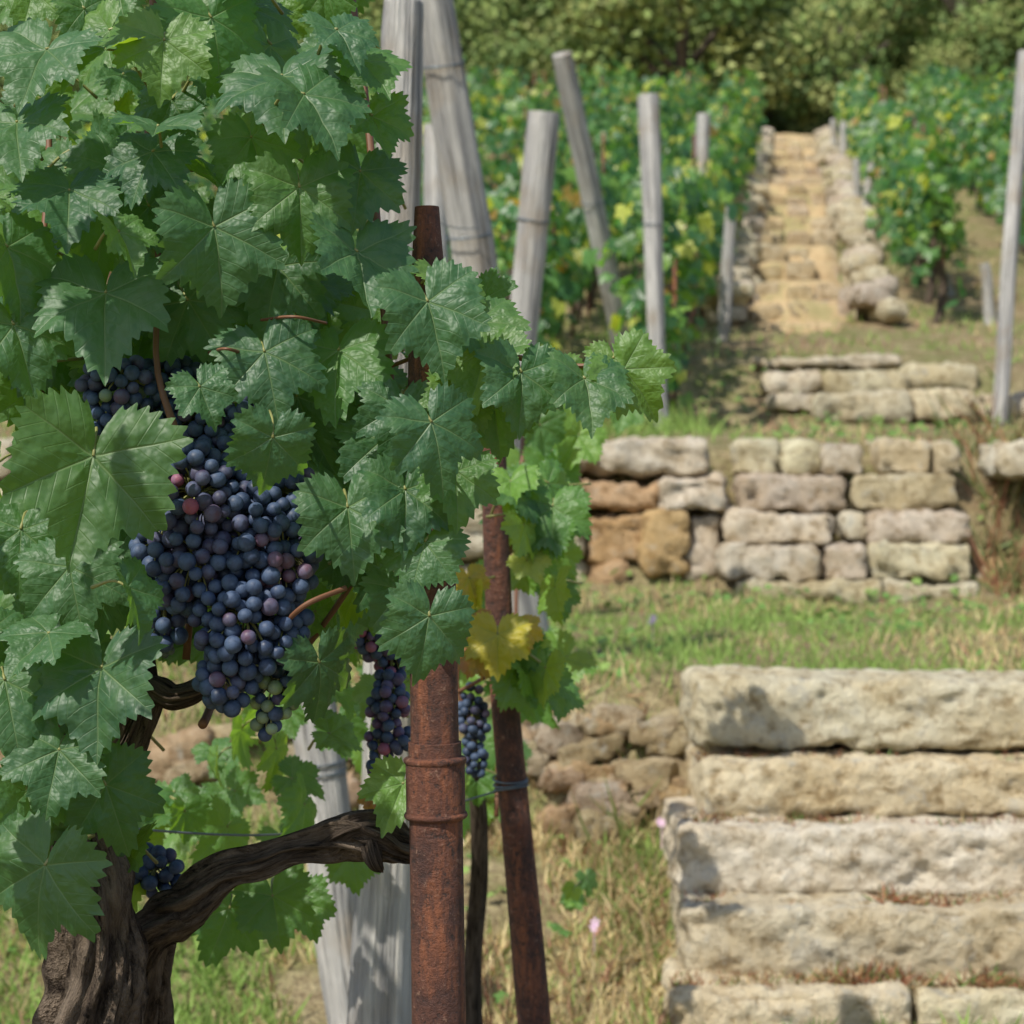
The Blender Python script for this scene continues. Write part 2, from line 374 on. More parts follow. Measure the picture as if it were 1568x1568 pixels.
# ---------------- posts
def to_ground(top,bot):
    d=(bot-top); d=d/np.linalg.norm(d); p=top.copy()
    for k in range(600):
        p=p+d*.02
        if p[2]<float(gz(p[0],p[1])[0])-.08: break
    return p
def wpost(x1,y1,x2,y2,d1,d2,w1,w2=None,wires=(),name='wooden_post'):
    a=P(x1,y1,d1); b=P(x2,y2,d2); g=to_ground(a,b); w2=w2 or w1
    r1=L(w1,d1)/2; r2=L(w2,d2)/2; lt=np.linalg.norm(b-a); lg=np.linalg.norm(g-a); rg=r1+(r2-r1)*lg/lt
    rg=min(rg,r1*1.7)
    root=empty(name); A=Acc(); ax=(g-a)/lg
    s=[0,.012/lg,.3,.55,.8,1]
    wob=lambda: np.array([RNG.uniform(-.01,.01),RNG.uniform(-.01,.01),0])
    tube(A,[a+(g-a)*q+(wob() if q>.1 else 0) for q in s],[r1*.88,r1]+[r1+(rg-r1)*q for q in s[2:]],60,40,ridge=.07,rough=.03,seed=RNG.uniform(0,50),nr=6,lk=2.5)
    A.make('shaft',M_wood,parent=root)
    if wires:
        W=Acc()
        for wy in wires:
            q=(wy-y1)/(y2-y1); c=a+(b-a)*q; r=(r1+(r2-r1)*q)*1.06+.002
            for k in range(2):
                th=np.linspace(0,2*np.pi,18); e1=np.cross(ax,[0,1,0]); e1/=np.linalg.norm(e1); e2=np.cross(ax,e1)
                tube(W,[c+ax*(.007*k+.006*math.sin(t_*1+k*2))+r*(math.cos(t_)*e1+math.sin(t_)*e2) for t_ in th],[.0018]*18,40,6,caps=False)
        W.make('wire_wrap',M_wire,parent=root)
    return root
wpost(617,38,589,1568,3.2,3.2,64,98)
wpost(660,-14,735,480,5.4,5.6,62,66,wires=(95,355))
wpost(832,186,795,560,7.0,7.1,50,46,wires=(335,))
wpost(862,92,921,385,10,10.4,32,32,wires=(305,))
wpost(993,155,1011,590,9.6,9.55,34,24,wires=(345,))
wpost(1077,180,1068,430,14,14,20,22)
wpost(1120,320,1108,470,12,12,18,20)
wpost(1570,90,1532,620,10.6,10.4,24,24)
wpost(665,200,672,520,8.6,8.6,34,34)
wpost(478,1070,505,1300,4.2,4.2,72,72,wires=(1165,1180))
wpost(1340,235,1322,350,19,19,14,14); wpost(1292,190,1288,300,25,25,12,12); wpost(1312,245,1316,340,20,20,12,12)
wpost(1508,405,1516,490,13.4,13.4,16,18); wpost(1276,185,1282,290,27,27,10,10)
wpost(1450,420,1462,480,15,15,10,10)
# rusty posts
root=empty('rusty_metal_post'); A=Acc()
D1=1.95
def rp(y): return P(654+(672-654)*(y-335)/(1568-335),y,D1)
g=to_ground(rp(335),rp(1568))
tube(A,[rp(335),rp(337),rp(600),rp(1200)],[L(36,D1)/2*1.0,L(40,D1)/2,L(70,D1)/2*.96,L(74,D1)/2],80,40,ridge=.012,nr=3)
A.make('pipe_upper',M_rust,parent=root); A=Acc()
tube(A,[rp(1250),rp(1252),g],[L(80,D1)/2,L(82,D1)/2,L(85,D1)/2],60,40,ridge=.008,nr=3)
A.make('pipe_lower',M_rust,parent=root); A=Acc()
tube(A,[rp(1157),rp(1160),rp(1164),rp(1168),rp(1172),rp(1240),rp(1244),rp(1248),rp(1252),rp(1256)],[L(q,D1)/2 for q in (78,94,97,94,91,91,95,98,94,80)],60,40,ridge=.008,nr=3)
A.make('collar',M_rust,parent=root)
root=empty('rusty_metal_post'); A=Acc(); D2=2.9
a=P(752,560,D2);b=P(818,1568,D2); m_=P(768,1000,D2)
tube(A,[a,m_,b,to_ground(a,b)],[L(38,D2)/2,L(42,D2)/2,L(52,D2)/2,L(52,D2)/2],50,24,ridge=.01,nr=2); A.make('pipe',M_rust,parent=root)
W=Acc()
for k in range(3):
    c=P(781+k,1192+7*k,D2); r=L(48,D2)/2+.002; th=np.linspace(0,2*np.pi,16)
    tube(W,[c+np.array([r*math.cos(t_),r*math.sin(t_),.004*math.sin(t_+k)]) for t_ in th],[.0013]*16,30,6,caps=False)
W.make('wire_wrap',M_wire,parent=root)
W=Acc()
def wire(a,b,r=.0015,sag=.02):
    m=(a+b)/2-np.array([0,0,sag]); tube(W,[a,m,b],[r]*3,20,5,caps=False)
wire(P(100,1262,2.2),P(640,1248,2.95)); wire(P(640,1248,2.95),P(782,1205,D2),.0015,.0); wire(P(782,1200,2.9),P(800,1090,5.5))
wire(P(590,520,2.05),P(760,560,2.9)); wire(P(600,300,3.2),P(735,350,5.5))
W.make('trellis_wire',M_wire)
# ---------------- vineyard rows
def vrow(off,d0,d1,per=230,h=1.35,yel=.12,wd=.24,lo0=.30):
    n=int((d1-d0)*per); d=RNG.uniform(d0,d1,n); 
    top=h*(.80+.26*n2(np.full(n,off*9),d,1.3,2,2)) ; lo=lo0+.12*n2(d,np.full(n,off*3),1.7,1,6)-.18*np.clip(1-(d-d0)/1.2,0,1)
    u=RNG.beta(1.4,1.25,n); z=lo+(top-lo)*u
    wl=wd*(.75+.5*n2(d*2,z*3+off*7,1.0,2,11)); th=RNG.uniform(0,2*np.pi,n); rr=np.sqrt(RNG.uniform(.25,1,n))
    x=.135*d+off+wl*np.cos(th)*rr*1.2; dd=d+RNG.normal(0,.05,n)
    keep=n2(d*1.6+off*5,z*2.0,1.4,2,33)>-.42
    pos=np.stack([x,dd,gz(x,dd)+z],1)[keep]; m=len(pos)
    nr=np.stack([np.cos(th[keep])*.8+RNG.normal(0,.45,m),-.45+RNG.normal(0,.5,m),.45+RNG.normal(0,.35,m)],1)
    tp=np.stack([RNG.normal(0,.6,m),RNG.normal(0,.4,m),-1+RNG.normal(0,.4,m)],1)
    c=pal(m,[(.05,.14,.045),(.09,.20,.05),(.16,.28,.055),(.36,.39,.07),(.38,.24,.07)],[.42,.3,.18,yel,.02])
    root=empty('vineyard_row'); V,F,C=scatter(pos,nr,tp,RNG.uniform(.05,.088,m),c)
    mk('foliage',V,F,M_fol,col=C,smooth=False,parent=root)
    A=Acc(); B=Acc(); 
    for q in np.arange(d0+.25,d1,1.05):
        x0=.135*q+off; z0=float(gz(x0,q)[0])
        tube(A,[(x0,q,z0-.05),(x0+.04,q+.02,z0+.25),(x0-.03,q,z0+.5),(x0+.03,q+.1,z0+.8)],[.035,.028,.026,.018],14,8,ridge=.3,seed=q)
        tube(B,[(x0+.12,q+.4,z0-.05),(x0+.12,q+.4,z0+(1.3 if int(q*7)%4==0 else .9))],[.011,.011],4,6)
    A.make('vine_trunks',M_bark,parent=root); B.make('stakes',M_rust,parent=root)
for k,(off,d0) in enumerate([(-.64,9.7),(-1.40,9.9),(-2.4,10.2),(-3.6,10),(-4.8,10),(-6.2,10),(-7.6,10)]):
    vrow(off,d0,31,per=330 if k<2 else 140,h=1.38,lo0=.26,wd=.22 if k==0 else .24)
for k,(off,d0) in enumerate([(.98,13.2),(2.0,12.9),(3.1,12.6),(4.3,12.6),(5.6,12.6)]):
    vrow(off,d0,31,per=330 if k<2 else 170,h=1.38)
# ---------------- forest
def crown(seed):
    r=np.random.default_rng(seed); A=Acc(); K=30
    for k in range(K):
        u=r.normal(size=3); u/=np.linalg.norm(u); c=u*np.array([1.4,1.4,1.15])*r.uniform(.5,1.0)+np.array([0,0,1.6]); c[2]=max(c[2],.35)
        R=r.uniform(.28,.62); m=170; v=r.normal(size=(m,3)); v/=np.linalg.norm(v,axis=1)[:,None]
        pos=c+v*R*r.uniform(.6,1.2,(m,1))*np.array([1,1,.8])
        base=np.array([(.15,.22,.06),(.21,.27,.075),(.11,.18,.05),(.28,.31,.10)][r.integers(4)])
        cc=base*r.uniform(.7,1.3,(m,1))
        TV=np.array([(-.5,0,0),(0,-.8,.1),(.5,0,0),(0,.8,.1)]); TF=np.array([(0,1,2,3)])
        V,F,C=scatter(pos,v*.8+r.normal(0,.6,(m,3))+[0,-.05,.25],r.normal(size=(m,3)),r.uniform(.045,.10,m),cc,TV,TF); A.add(V,F,C)
    me=A.make('crown',M_tree,smooth=False,link=False)
    B=Acc(); tube(B,[(0,0,-.5),(.05,0,.5),(0,.1,1.2),(.1,0,2.2)],[.12,.10,.07,.03],10,8,ridge=.1)
    for k in range(5):
        a=r.uniform(0,6.28); tube(B,[(.02,0,.5+.12*k),(.5*math.cos(a),.5*math.sin(a),1.1+.1*k),(math.cos(a),math.sin(a),1.8)],[.05,.04,.02],6,6)
    return me,B.make('trunk',M_trunk,link=False)
crowns=[crown(100+k) for k in range(6)]
root=empty('distant_trees'); y=35.6
while y<98:
    sp=2.3+(y-36)*.028; half=.27*y+6; x=-half+RNG.uniform(0,sp)
    while x<half+2:
        xx=x+RNG.normal(0,.4); yy=y+RNG.normal(0,.5); s_=RNG.choice([.6,.85,1.0,1.45],p=[.25,.3,.3,.15])*RNG.uniform(.85,1.15)*(1+(y-36)*.008)
        if n2(xx,yy,.12,2,81)[0]<-.55: x+=sp; continue
        c,tk=crowns[RNG.integers(6)]; loc=(xx,yy,float(gz(xx,yy)[0])-.3)
        for nm,me in (('tree_crown',c),('tree_trunk',tk)):
            o=ob(nm,me,root); o.location=loc; o.scale=(s_,s_,s_*RNG.uniform(.75,1.2)); o.rotation_euler=(0,0,RNG.uniform(0,6.28)) if nm=='tree_crown' else (0,0,0)
        x+=sp*RNG.uniform(.7,1.3)
    y+=sp*.8
# ---------------- grass
GV=np.array([(-.06,0,0),(.06,0,0),(-.045,.5,.05),(.045,.5,.05),(0,1,.25)]); GF=np.array([(0,1,3),(0,3,2),(2,3,4)])
def grass(n,x0,x1,y0,y1,h0,h1,acc,cols,w,wmul=1.0,patch=True,gr=-.12):
    x=RNG.uniform(x0,x1,n); y=RNG.uniform(y0,y1,n)
    k=n2(x,y,2.6,2,44)>-.5 if patch else np.ones(n,bool)
    k&=~((x>.38)&(y>4.38)&(y<5.46)); k&=~((x>.8)&(x<1.9)&(y>7.95)&(y<8.8)); k&=~((x>1.15)&(x<2.5)&(y>10.2)&(y<11.2))
    k&=~((y>13)&(x>xl(y)-.05)&(x<xl(y)+.6))
    x=x[k];y=y[k];m=len(x)
    nr=np.stack([RNG.normal(0,1,m),RNG.normal(0,1,m),RNG.normal(.2,.2,m)],1)
    tp=np.stack([RNG.normal(0,.7,m),RNG.normal(0,.7,m),np.ones(m)],1)
    c=pal(m,cols,w); g_=n2(x,y,1.3,2,60)[:,None]; c=np.where(RNG.uniform(-.6,.6,(m,1))<g_*1.2+gr,np.array([(.23,.34,.085)])*RNG.uniform(.7,1.4,(m,1)),c)
    V,F,C=scatter(np.stack([x,y,gz(x,y)-.01],1),nr,tp,RNG.uniform(h0,h1,m)*(.5+.6*RNG.random(m)),c,GV*np.array([wmul,1,1]),GF); acc.add(V,F,C)
gc=[(.64,.53,.29),(.48,.36,.19),(.28,.36,.11),(.36,.20,.13)]; gw=[.42,.25,.2,.13]
A=Acc()
grass(42000,-2.0,1.6,4.3,5.45,.03,.09,A,gc,gw,gr=.1)
grass(38000,-2.0,3.0,5.45,8.2,.03,.08,A,gc,gw,gr=.0)
grass(13000,-3,4,8.5,14,.04,.10,A,gc,[.3,.2,.3,.2],1.3)
grass(9000,-4,9,14,30,.05,.12,A,gc,gw,1.6)
grass(8000,-4,3,-1,4.3,.03,.1,A,gc,gw)
for (x0,x1,y0,d) in LEDGE:
    n=1500; px=RNG.uniform(x0+5,x1,n); z0=P(0,y0,d)[2]
    x=(px/1568-.5)*.5*d; y=d+RNG.uniform(.07,.155,n)
    k=(n2(x,y*3,3.0,2,int(d*10))>-.35); x=x[k];y=y[k]; m=len(x)
    V,F,C=scatter(np.stack([x,y,np.full(m,z0-.012)],1),RNG.normal(size=(m,3)),np.stack([RNG.normal(0,1.3,m),RNG.normal(-.2,.6,m),np.ones(m)],1),RNG.uniform(.014,.045,m)*np.where(n2(x,y,5,1,7)>.2,1.3,.8),pal(m,[(.30,.13,.07),(.42,.3,.15),(.16,.24,.07),(.12,.07,.04)],[.4,.2,.22,.18]),GV,GF); A.add(V,F,C)
A.make('grass',M_grass,smooth=False)
A=Acc()
grass(1100,1.85,2.7,8.0,8.7,.12,.4,A,[(.34,.16,.09),(.28,.22,.1),(.14,.19,.06)],[1,1,1],.35,False)
grass(200,.20,.37,4.7,5.3,.08,.22,A,[(.16,.2,.06),(.4,.3,.16)],[1,1],.4,False)
grass(900,.3,.9,9.2,10,.06,.2,A,[(.2,.22,.08),(.32,.22,.1)],[1,1],.5,False)
grass(1500,-1.5,.37,5.2,5.6,.03,.12,A,[(.36,.24,.13),(.5,.4,.22),(.3,.16,.09)],[1,1,1],.6,False)
A.make('weeds',M_grass,smooth=False)
m=4600; x=RNG.uniform(-2,3,m); y=RNG.uniform(4.4,11,m); k=n2(x,y,1.6,2,71)>.0; x=x[k];y=y[k];m=len(x)
k=~((x>.36)&(y>4.36)&(y<5.6)); x=x[k];y=y[k];m=len(x)
V,F,C=scatter(np.stack([x,y,gz(x,y)+RNG.uniform(.01,.06,m)],1),np.stack([RNG.normal(0,.5,m),RNG.normal(-.3,.5,m),np.ones(m)],1),RNG.normal(size=(m,3)),RNG.uniform(.012,.03,m),pal(m,[(.13,.25,.06),(.20,.30,.08)],[1,1]))
mk('clover',V,F,M_grass,col=C,smooth=False)
A=Acc()
for k in range(14):
    b0=P(RNG.uniform(715,790),1700,3.6); b0[2]=0; h=RNG.uniform(.28,.5)
    e=b0+np.array([RNG.normal(0,.05),RNG.normal(0,.05),h]); tube(A,[b0,(b0+e)/2+[RNG.normal(0,.015),0,0],e],[.0012,.001,.0006],10,5)
    for j in range(6):
        q=b0+(e-b0)*RNG.uniform(.4,1); tube(A,[q,q+[RNG.normal(0,.03),RNG.normal(0,.03),.04]],[.0007,.0005],4,4)
A.make('dry_weed_stalks',M_cane)
A=Acc()
FV=[(0,0,0)]+[(r*math.sin(a),r*math.cos(a),.3*r) for k in range(5) for a,r in [(k*1.2566-.35,.8),(k*1.2566,1.0),(k*1.2566+.35,.8)]]
FV=np.array(FV); FF=np.array([(0,1+3*k+j+1,1+3*k+j) for k in range(5) for j in range(2)])
for px,d in [(1013,5.20),(1035,5.25),(910,4.8),(330,5.0),(700,5.1),(1000,6.3)]:
    c=P(px,1000,d); gg=float(gz(c[0],c[1])[0]); c[2]=gg+.08
    for j in range(3):
        V,F,C=scatter((c+RNG.normal(0,.006,3))[None],np.array([[RNG.normal(0,.3),-1,.6]]),np.array([[0,0,1.]]),np.array([.012]),np.array([[1,1,1.]]),FV,FF); A.add(V,F)
    tube(A,[(c[0],c[1]+.005,gg-.01),(c[0],c[1]+.003,c[2])],[.001,.001],4,5)
A.U=[]
A.make('wildflowers',M_flower)
# ---------------- hero leaves
def leaf_mesh(name,seed,sin1=.68,sin2=.62,fold=.28,curl=.28,wave=.05):
    r=np.random.default_rng(seed); NT=200
    cp=[(0,1.03),(8,.93),(18,.82),(30,sin1),(42,.83),(52,.92),(62,.82),(72,.75),(84,sin2),(98,.74),(110,.79),(122,.71),(135,.65),(150,.58),(165,.44),(174,.16)]
    ca=np.array([c[0] for c in cp]); ch=np.array([c[1] for c in cp])
    t=np.linspace(-174,174,NT+1); at=np.abs(t)
    jl=ch*(1+r.normal(0,.025,len(ch))); jr=ch*(1+r.normal(0,.025,len(ch))); jl[0]=jr[0]=1.02
    R=np.where(t<0,np.interp(at,ca,jl),np.interp(at,ca,jr))
    R=np.convolve(np.pad(R,1,mode='edge'),[.2,.6,.2],'valid')
    ph=t/9.6+ .15*np.sin(t/20+seed)+.5; fr=ph%1; saw=1-np.abs(fr-.5)*2
    amp=.125*(.55+.45*np.abs(np.sin(t/9.6*1.57+seed)))*(at<168)
    rings=[.1,.22,.36,.5,.63,.75,.86,.94,1.0]
    tr=np.radians(t); vang=np.radians([-110,-52,0,52,110])
    dv=np.min(np.abs(tr[:,None]-vang[None]),1)
    V=[(0,0,0)];U=[(0,0)]
    p1,p2=r.uniform(0,6.28,2); skew=r.normal(0,.14)
    for f in rings:
        rr=f*R+ (amp*(saw-.45))*f**9
        x=rr*np.sin(tr); y=rr*np.cos(tr); pe=rr*np.sin(np.minimum(dv,1.4)); al=rr*np.cos(dv)
        z=fold*np.abs(x)*(1-.25*rr)-curl*rr*rr*(.7+.3*np.cos(tr))+wave*np.sin(3*tr+p1)*rr**1.5+wave*.6*np.sin(8*tr+p2)*rr**3
        z+=.26*np.minimum(pe,.14)-.02 + skew*x*y + .010*np.sin(al*22-pe*18)*np.minimum(pe*7,1)
        z+=.04*vnoise(np.stack([x*4,y*4,np.full_like(x,seed)],1),seed)
        V+=list(zip(x,y,z)); U+=list(zip(al,pe))
    V=np.array(V);U=np.array(U); k=1+np.arange(len(rings)*(NT+1)).reshape(len(rings),NT+1)
    q=np.stack([k[:-1,:-1],k[1:,:-1],k[1:,1:],k[:-1,1:]],-1).reshape(-1,4)[:,::-1]
    tri=np.stack([np.zeros(NT,int),k[0,1:],k[0,:-1]],1)
    return mk(name,V,[q,tri],M_leaf,uv=U,link=False)
LM=[leaf_mesh('leaf_%d'%k,k+3,*a) for k,a in enumerate([(.73,.69,.36,.30,.06),(.68,.64,.26,.22,.08),(.76,.72,.48,.30,.06),(.66,.64,.15,.42,.09),(.72,.68,.42,.12,.10),(.78,.74,.10,.48,.08),(.70,.68,.6,.35,.07),(.74,.70,.30,.6,.10)])]
PET={}
def place(root,px,py,d,size,theta,pitch,yaw,v=None,tint=(1,1,1),pet=True):
    R_=L(size,d)/1.36; th=math.radians(theta)
    tip=Vector((math.sin(th),0,-math.cos(th))); n=Vector((0,-1,0)); x=tip.cross(n)
    M=Matrix((x,tip,n)).transposed()
    M=Euler((-math.radians(pitch),0,math.radians(yaw)),'XYZ').to_matrix()@M
    c=Vector(P(px,py,d)); b=c-(M@Vector((0,1,0)))*R_*.22
    o=ob('leaf',LM[RNG.integers(len(LM)) if v is None else v],root)
    o.matrix_world=Matrix.Translation(b)@(M.to_4x4())@Matrix.Diagonal((R_*RNG.uniform(.92,1.08),R_,R_,1))
    o.color=(tint[0],tint[1],tint[2],1)
    if pet:
        A=PET.setdefault(root.name,Acc()); tipd=np.array(M@Vector((0,1,0))); nn=np.array(M@Vector((0,0,1))); bb=np.array(b)
        ln=R_*RNG.uniform(.7,1.1)
        tube(A,[bb+nn*.001,bb-tipd*ln*.35-nn*ln*.25,bb-tipd*ln*.5-nn*ln*.9+[0,ln*.3,0]],[.0013,.0014,.002],8,6)
vine=empty('grapevine')
D=1.88; yg=(1.8,1.5,.9); bl=(.95,1.0,1.1)
H=[(160,470,D,205,5,35,-5,0,bl),(333,375,D-.02,175,-5,18,20,2,bl),(135,735,D-.06,240,-18,12,-8,4,(1.15,1.1,.8)),(150,1050,D,185,0,22,8,0,bl),(12,1065,D,165,10,35,0,5,bl),
(552,405,D,165,0,35,10,4,bl),(662,485,D-.03,160,12,20,15,2,bl),(668,668,D-.06,145,8,15,-10,3,bl),(735,560,D+.02,135,-12,40,-15,1,yg),(800,590,D,130,10,22,25,0,bl),(900,595,D,125,5,30,20,2,(1.2,1.15,1)),(968,580,D+.03,120,35,15,35,6,yg),
(430,130,D,175,15,35,10,0,bl),(480,160,D-.05,150,20,45,30,2,bl),(105,305,D,155,15,40,0,1,bl),(240,195,D-.03,120,10,60,15,4,bl),(25,200,D,150,20,45,5,0,bl),(225,245,D,120,-10,25,0,3,bl),(145,85,D,130,-20,40,-20,1,yg),
(410,560,D,150,10,15,10,3,bl),(312,605,D-.06,90,20,20,10,1,bl),(415,690,D-.08,125,0,12,0,7,bl),(515,555,D+.05,150,5,20,-20,3,(1.1,1.2,.8)),(535,800,D,150,5,20,15,2,bl),(622,770,D,140,-10,25,10,0,bl),
(655,965,D-.06,135,-10,12,25,7,bl),(492,1035,D+.05,130,10,15,20,3,bl),(205,915,D-.05,110,15,35,45,6,bl),(60,1355,D-.05,190,-10,25,-10,3,(.9,.95,.8)),(85,1170,D,140,-10,20,10,1,bl),(170,1225,D+.03,150,20,15,15,3,(.9,1,.7)),
(460,310,D,150,0,20,10,0,(1.1,1.1,.8)),(190,365,D-.05,95,-5,50,30,6,(1.4,1.3,.9)),(560,100,D,120,20,40,30,2,(1.3,1.3,.8)),(525,55,D-.03,110,10,50,20,0,bl),(575,190,D+.02,110,10,30,20,4,(1.3,1.3,.7)),(550,280,D+.03,130,0,25,15,1,bl),
(645,845,D,115,-15,25,0,5,bl),(590,690,D+.05,130,10,20,5,3,bl),(690,440,D+.03,110,10,50,10,1,yg),(250,80,D,130,0,30,15,1,yg),(330,50,D+.05,150,10,25,10,3,(1.1,1.2,.8)),(60,90,D,150,-15,50,10,0,bl),(20,400,D,150,15,25,40,2,bl),(30,520,D,160,20,35,20,0,bl),
(110,890,D+.03,150,10,15,10,3,bl),(60,980,D,120,-20,45,-10,1,bl),(30,830,D+.05,130,0,20,20,5,(1,1.1,.8)),(45,1230,D+.02,120,15,30,25,4,bl),(235,330,D+.05,110,20,30,20,2,bl),(505,100,D+.05,120,-10,35,10,5,bl),(420,430,D+.05,150,-5,15,10,3,bl),(300,480,D+.06,150,10,15,5,3,bl),
(390,230,D+.05,140,20,25,0,1,(1.1,1.15,.8)),(620,920,D+.05,120,10,15,10,3,bl),(700,740,D,120,-5,25,-10,1,(1.2,1.2,.8)),(740,505,D+.04,120,20,45,20,2,(1.4,1.3,.9)),(850,575,D+.04,90,-20,35,0,5,yg),(940,560,D+.05,80,0,40,0,1,yg),
(760,640,D+.06,110,10,20,10,1,(1.2,1.2,.8)),(700,620,D+.03,100,-20,30,10,0,yg),(610,640,D+.03,120,-5,15,10,3,bl)]
for h in H:
    place(vine,h[0],h[1],h[2],h[3],h[4]+RNG.normal(0,6),h[5]+RNG.normal(0,9),h[6]+RNG.normal(4,14),v=h[7],tint=h[8])
def fill(root,n,x0,x1,y0,y1,d0,d1,s0=110,s1=175,pal_=None):
    for k in range(n):
        tt=[(.95,1,1.05),(1.1,1.1,.85),(1.3,1.25,.8),(1.7,1.5,.8),(.85,.95,.9)][RNG.choice(5,p=[.3,.3,.18,.1,.12])] if pal_ is None else pal_[RNG.integers(len(pal_))]
        d=RNG.uniform(d0,d1)
        place(root,RNG.uniform(x0,x1),RNG.uniform(y0,y1),d,RNG.uniform(s0,s1)*1.9/d,RNG.normal(0,40),RNG.uniform(-5,65),RNG.normal(0,45),tint=tt)
fill(vine,105,-20,555,-40,560,1.93,2.35,85,160)
fill(vine,28,20,600,480,660,1.98,2.3)
fill(vine,32,-20,190,690,1300,1.96,2.3)
fill(vine,16,490,610,640,960,1.98,2.25)
fill(vine,28,180,500,600,980,2.2,2.4)
fill(vine,26,-400,0,0,1300,1.95,2.5)
fill(vine,20,-420,-130,-250,1100,1.5,1.9)
fill(vine,12,-100,560,-330,-90,1.8,2.4)
fill(vine,9,560,760,440,680,2.0,2.2,90,130)
lt=[(1.4,1.35,.9),(1.2,1.2,.8),(1.8,1.6,.9)]
fill(vine,22,220,480,1090,1300,2.6,3.2,80,140,lt); fill(vine,9,0,240,1180,1380,2.0,2.4,100,150)
fill(vine,14,500,620,950,1130,2.4,2.9,80,130,lt)
for h in [(420,1390,2.3,110,10,20,0,1,(1.2,1.2,.8)),(345,1410,2.3,120,-20,10,20,3,(1,1.1,.8)),(465,1395,2.4,90,20,30,10,4,(1.3,1.3,.9)),(610,1215,2.0,110,-20,40,0,1,(1.9,1.7,1.0)),(540,1320,2.6,80,10,20,0,5,lt[0])]: place(vine,*h[:7],v=h[7],tint=h[8])
A=Acc()
def cane(pts,r=.0035,n=30): tube(A,[P(*p) for p in pts],[r*RNG.uniform(.8,1.2) for p in pts],n,10,ridge=.06,seed=RNG.uniform(0,9))
cane([(285,1010,2.0),(300,800,2.0),(275,680,1.92),(240,560,1.92),(243,400,1.97),(225,250,2.05),(235,0,2.1),(200,-200,2.1)],.0038)
cane([(120,1050,2.0),(80,800,2.05),(60,500,2.0),(75,200,2.1),(50,-100,2.1)],.0035)
cane([(450,1020,2.05),(560,850,2.0),(600,650,2.0),(590,500,2.0),(565,200,2.05),(540,0,2.1)],.0035)
cane([(600,560,1.98),(690,530,1.97),(780,545,1.95),(870,560,1.93),(985,555,1.92)],.0026)
cane([(430,960,1.92),(470,925,1.9),(530,900,1.92)],.0025); cane([(400,490,1.92),(450,485,1.88),(500,495,1.92)],.0018); cane([(320,540,1.92),(345,534,1.86),(375,542,1.9)],.0015)
cane([(0,1190,1.9),(20,1185,1.9),(90,1110,1.95)],.002); cane([(310,1110,2.0),(350,1050,2.1),(480,1000,2.2)],.004)
A.make('canes',M_cane,parent=vine)
A=Acc()
def gn(pts,rad,n=110,seg=80,tw=3,rd=.42,rg_=.16): tube(A,[P(*p) for p in pts],[L(r,2.0) for r in rad],n,seg,ridge=rd,rough=rg_,twist=tw,seed=RNG.uniform(0,30),nr=5.5,lk=9)
gn([(150,2650,2.05),(160,2100,2.05),(130,1700,2.02),(140,1560,2.0),(150,1440,2.0),(130,1340,2.0),(90,1240,2.03),(70,1120,2.08),(120,1040,2.1)],[85,75,66,62,54,50,42,36,26],260,100,rd=.5,rg_=.22)
gn([(215,2620,2.2),(225,2000,2.18),(215,1650,2.15),(215,1520,2.12),(235,1430,2.08),(290,1390,2.05)],[55,50,44,42,38,30],180,rd=.5,rg_=.22)
gn([(245,1405,2.08),(300,1378,2.05),(350,1335,2.03),(400,1318,2.02),(440,1300,2.02),(490,1288,2.02),(530,1278,2.02),(570,1284,2.02),(600,1296,2.03),(635,1300,2.06)],[30,30,20,23,20,26,34,36,28,18],200,90,tw=7,rd=.5,rg_=.3)
gn([(505,1285,2.02),(545,1262,2.0),(590,1262,2.03),(620,1275,2.05)],[16,17,15,8],50,40,rd=.5,rg_=.25)
gn([(565,1295,2.0),(572,1318,1.99),(582,1332,2.0)],[16,14,6],30,30,rd=.5,rg_=.25)
gn([(130,1220,2.05),(190,1140,2.03),(225,1060,2.0),(265,1070,1.99),(310,1055,2.0),(340,1020,2.05)],[34,28,24,20,18,12])
gn([(225,1060,2.02),(215,990,2.03),(240,930,2.05)],[18,16,10],40,40)
A.make('trunk',M_bark,parent=vine)
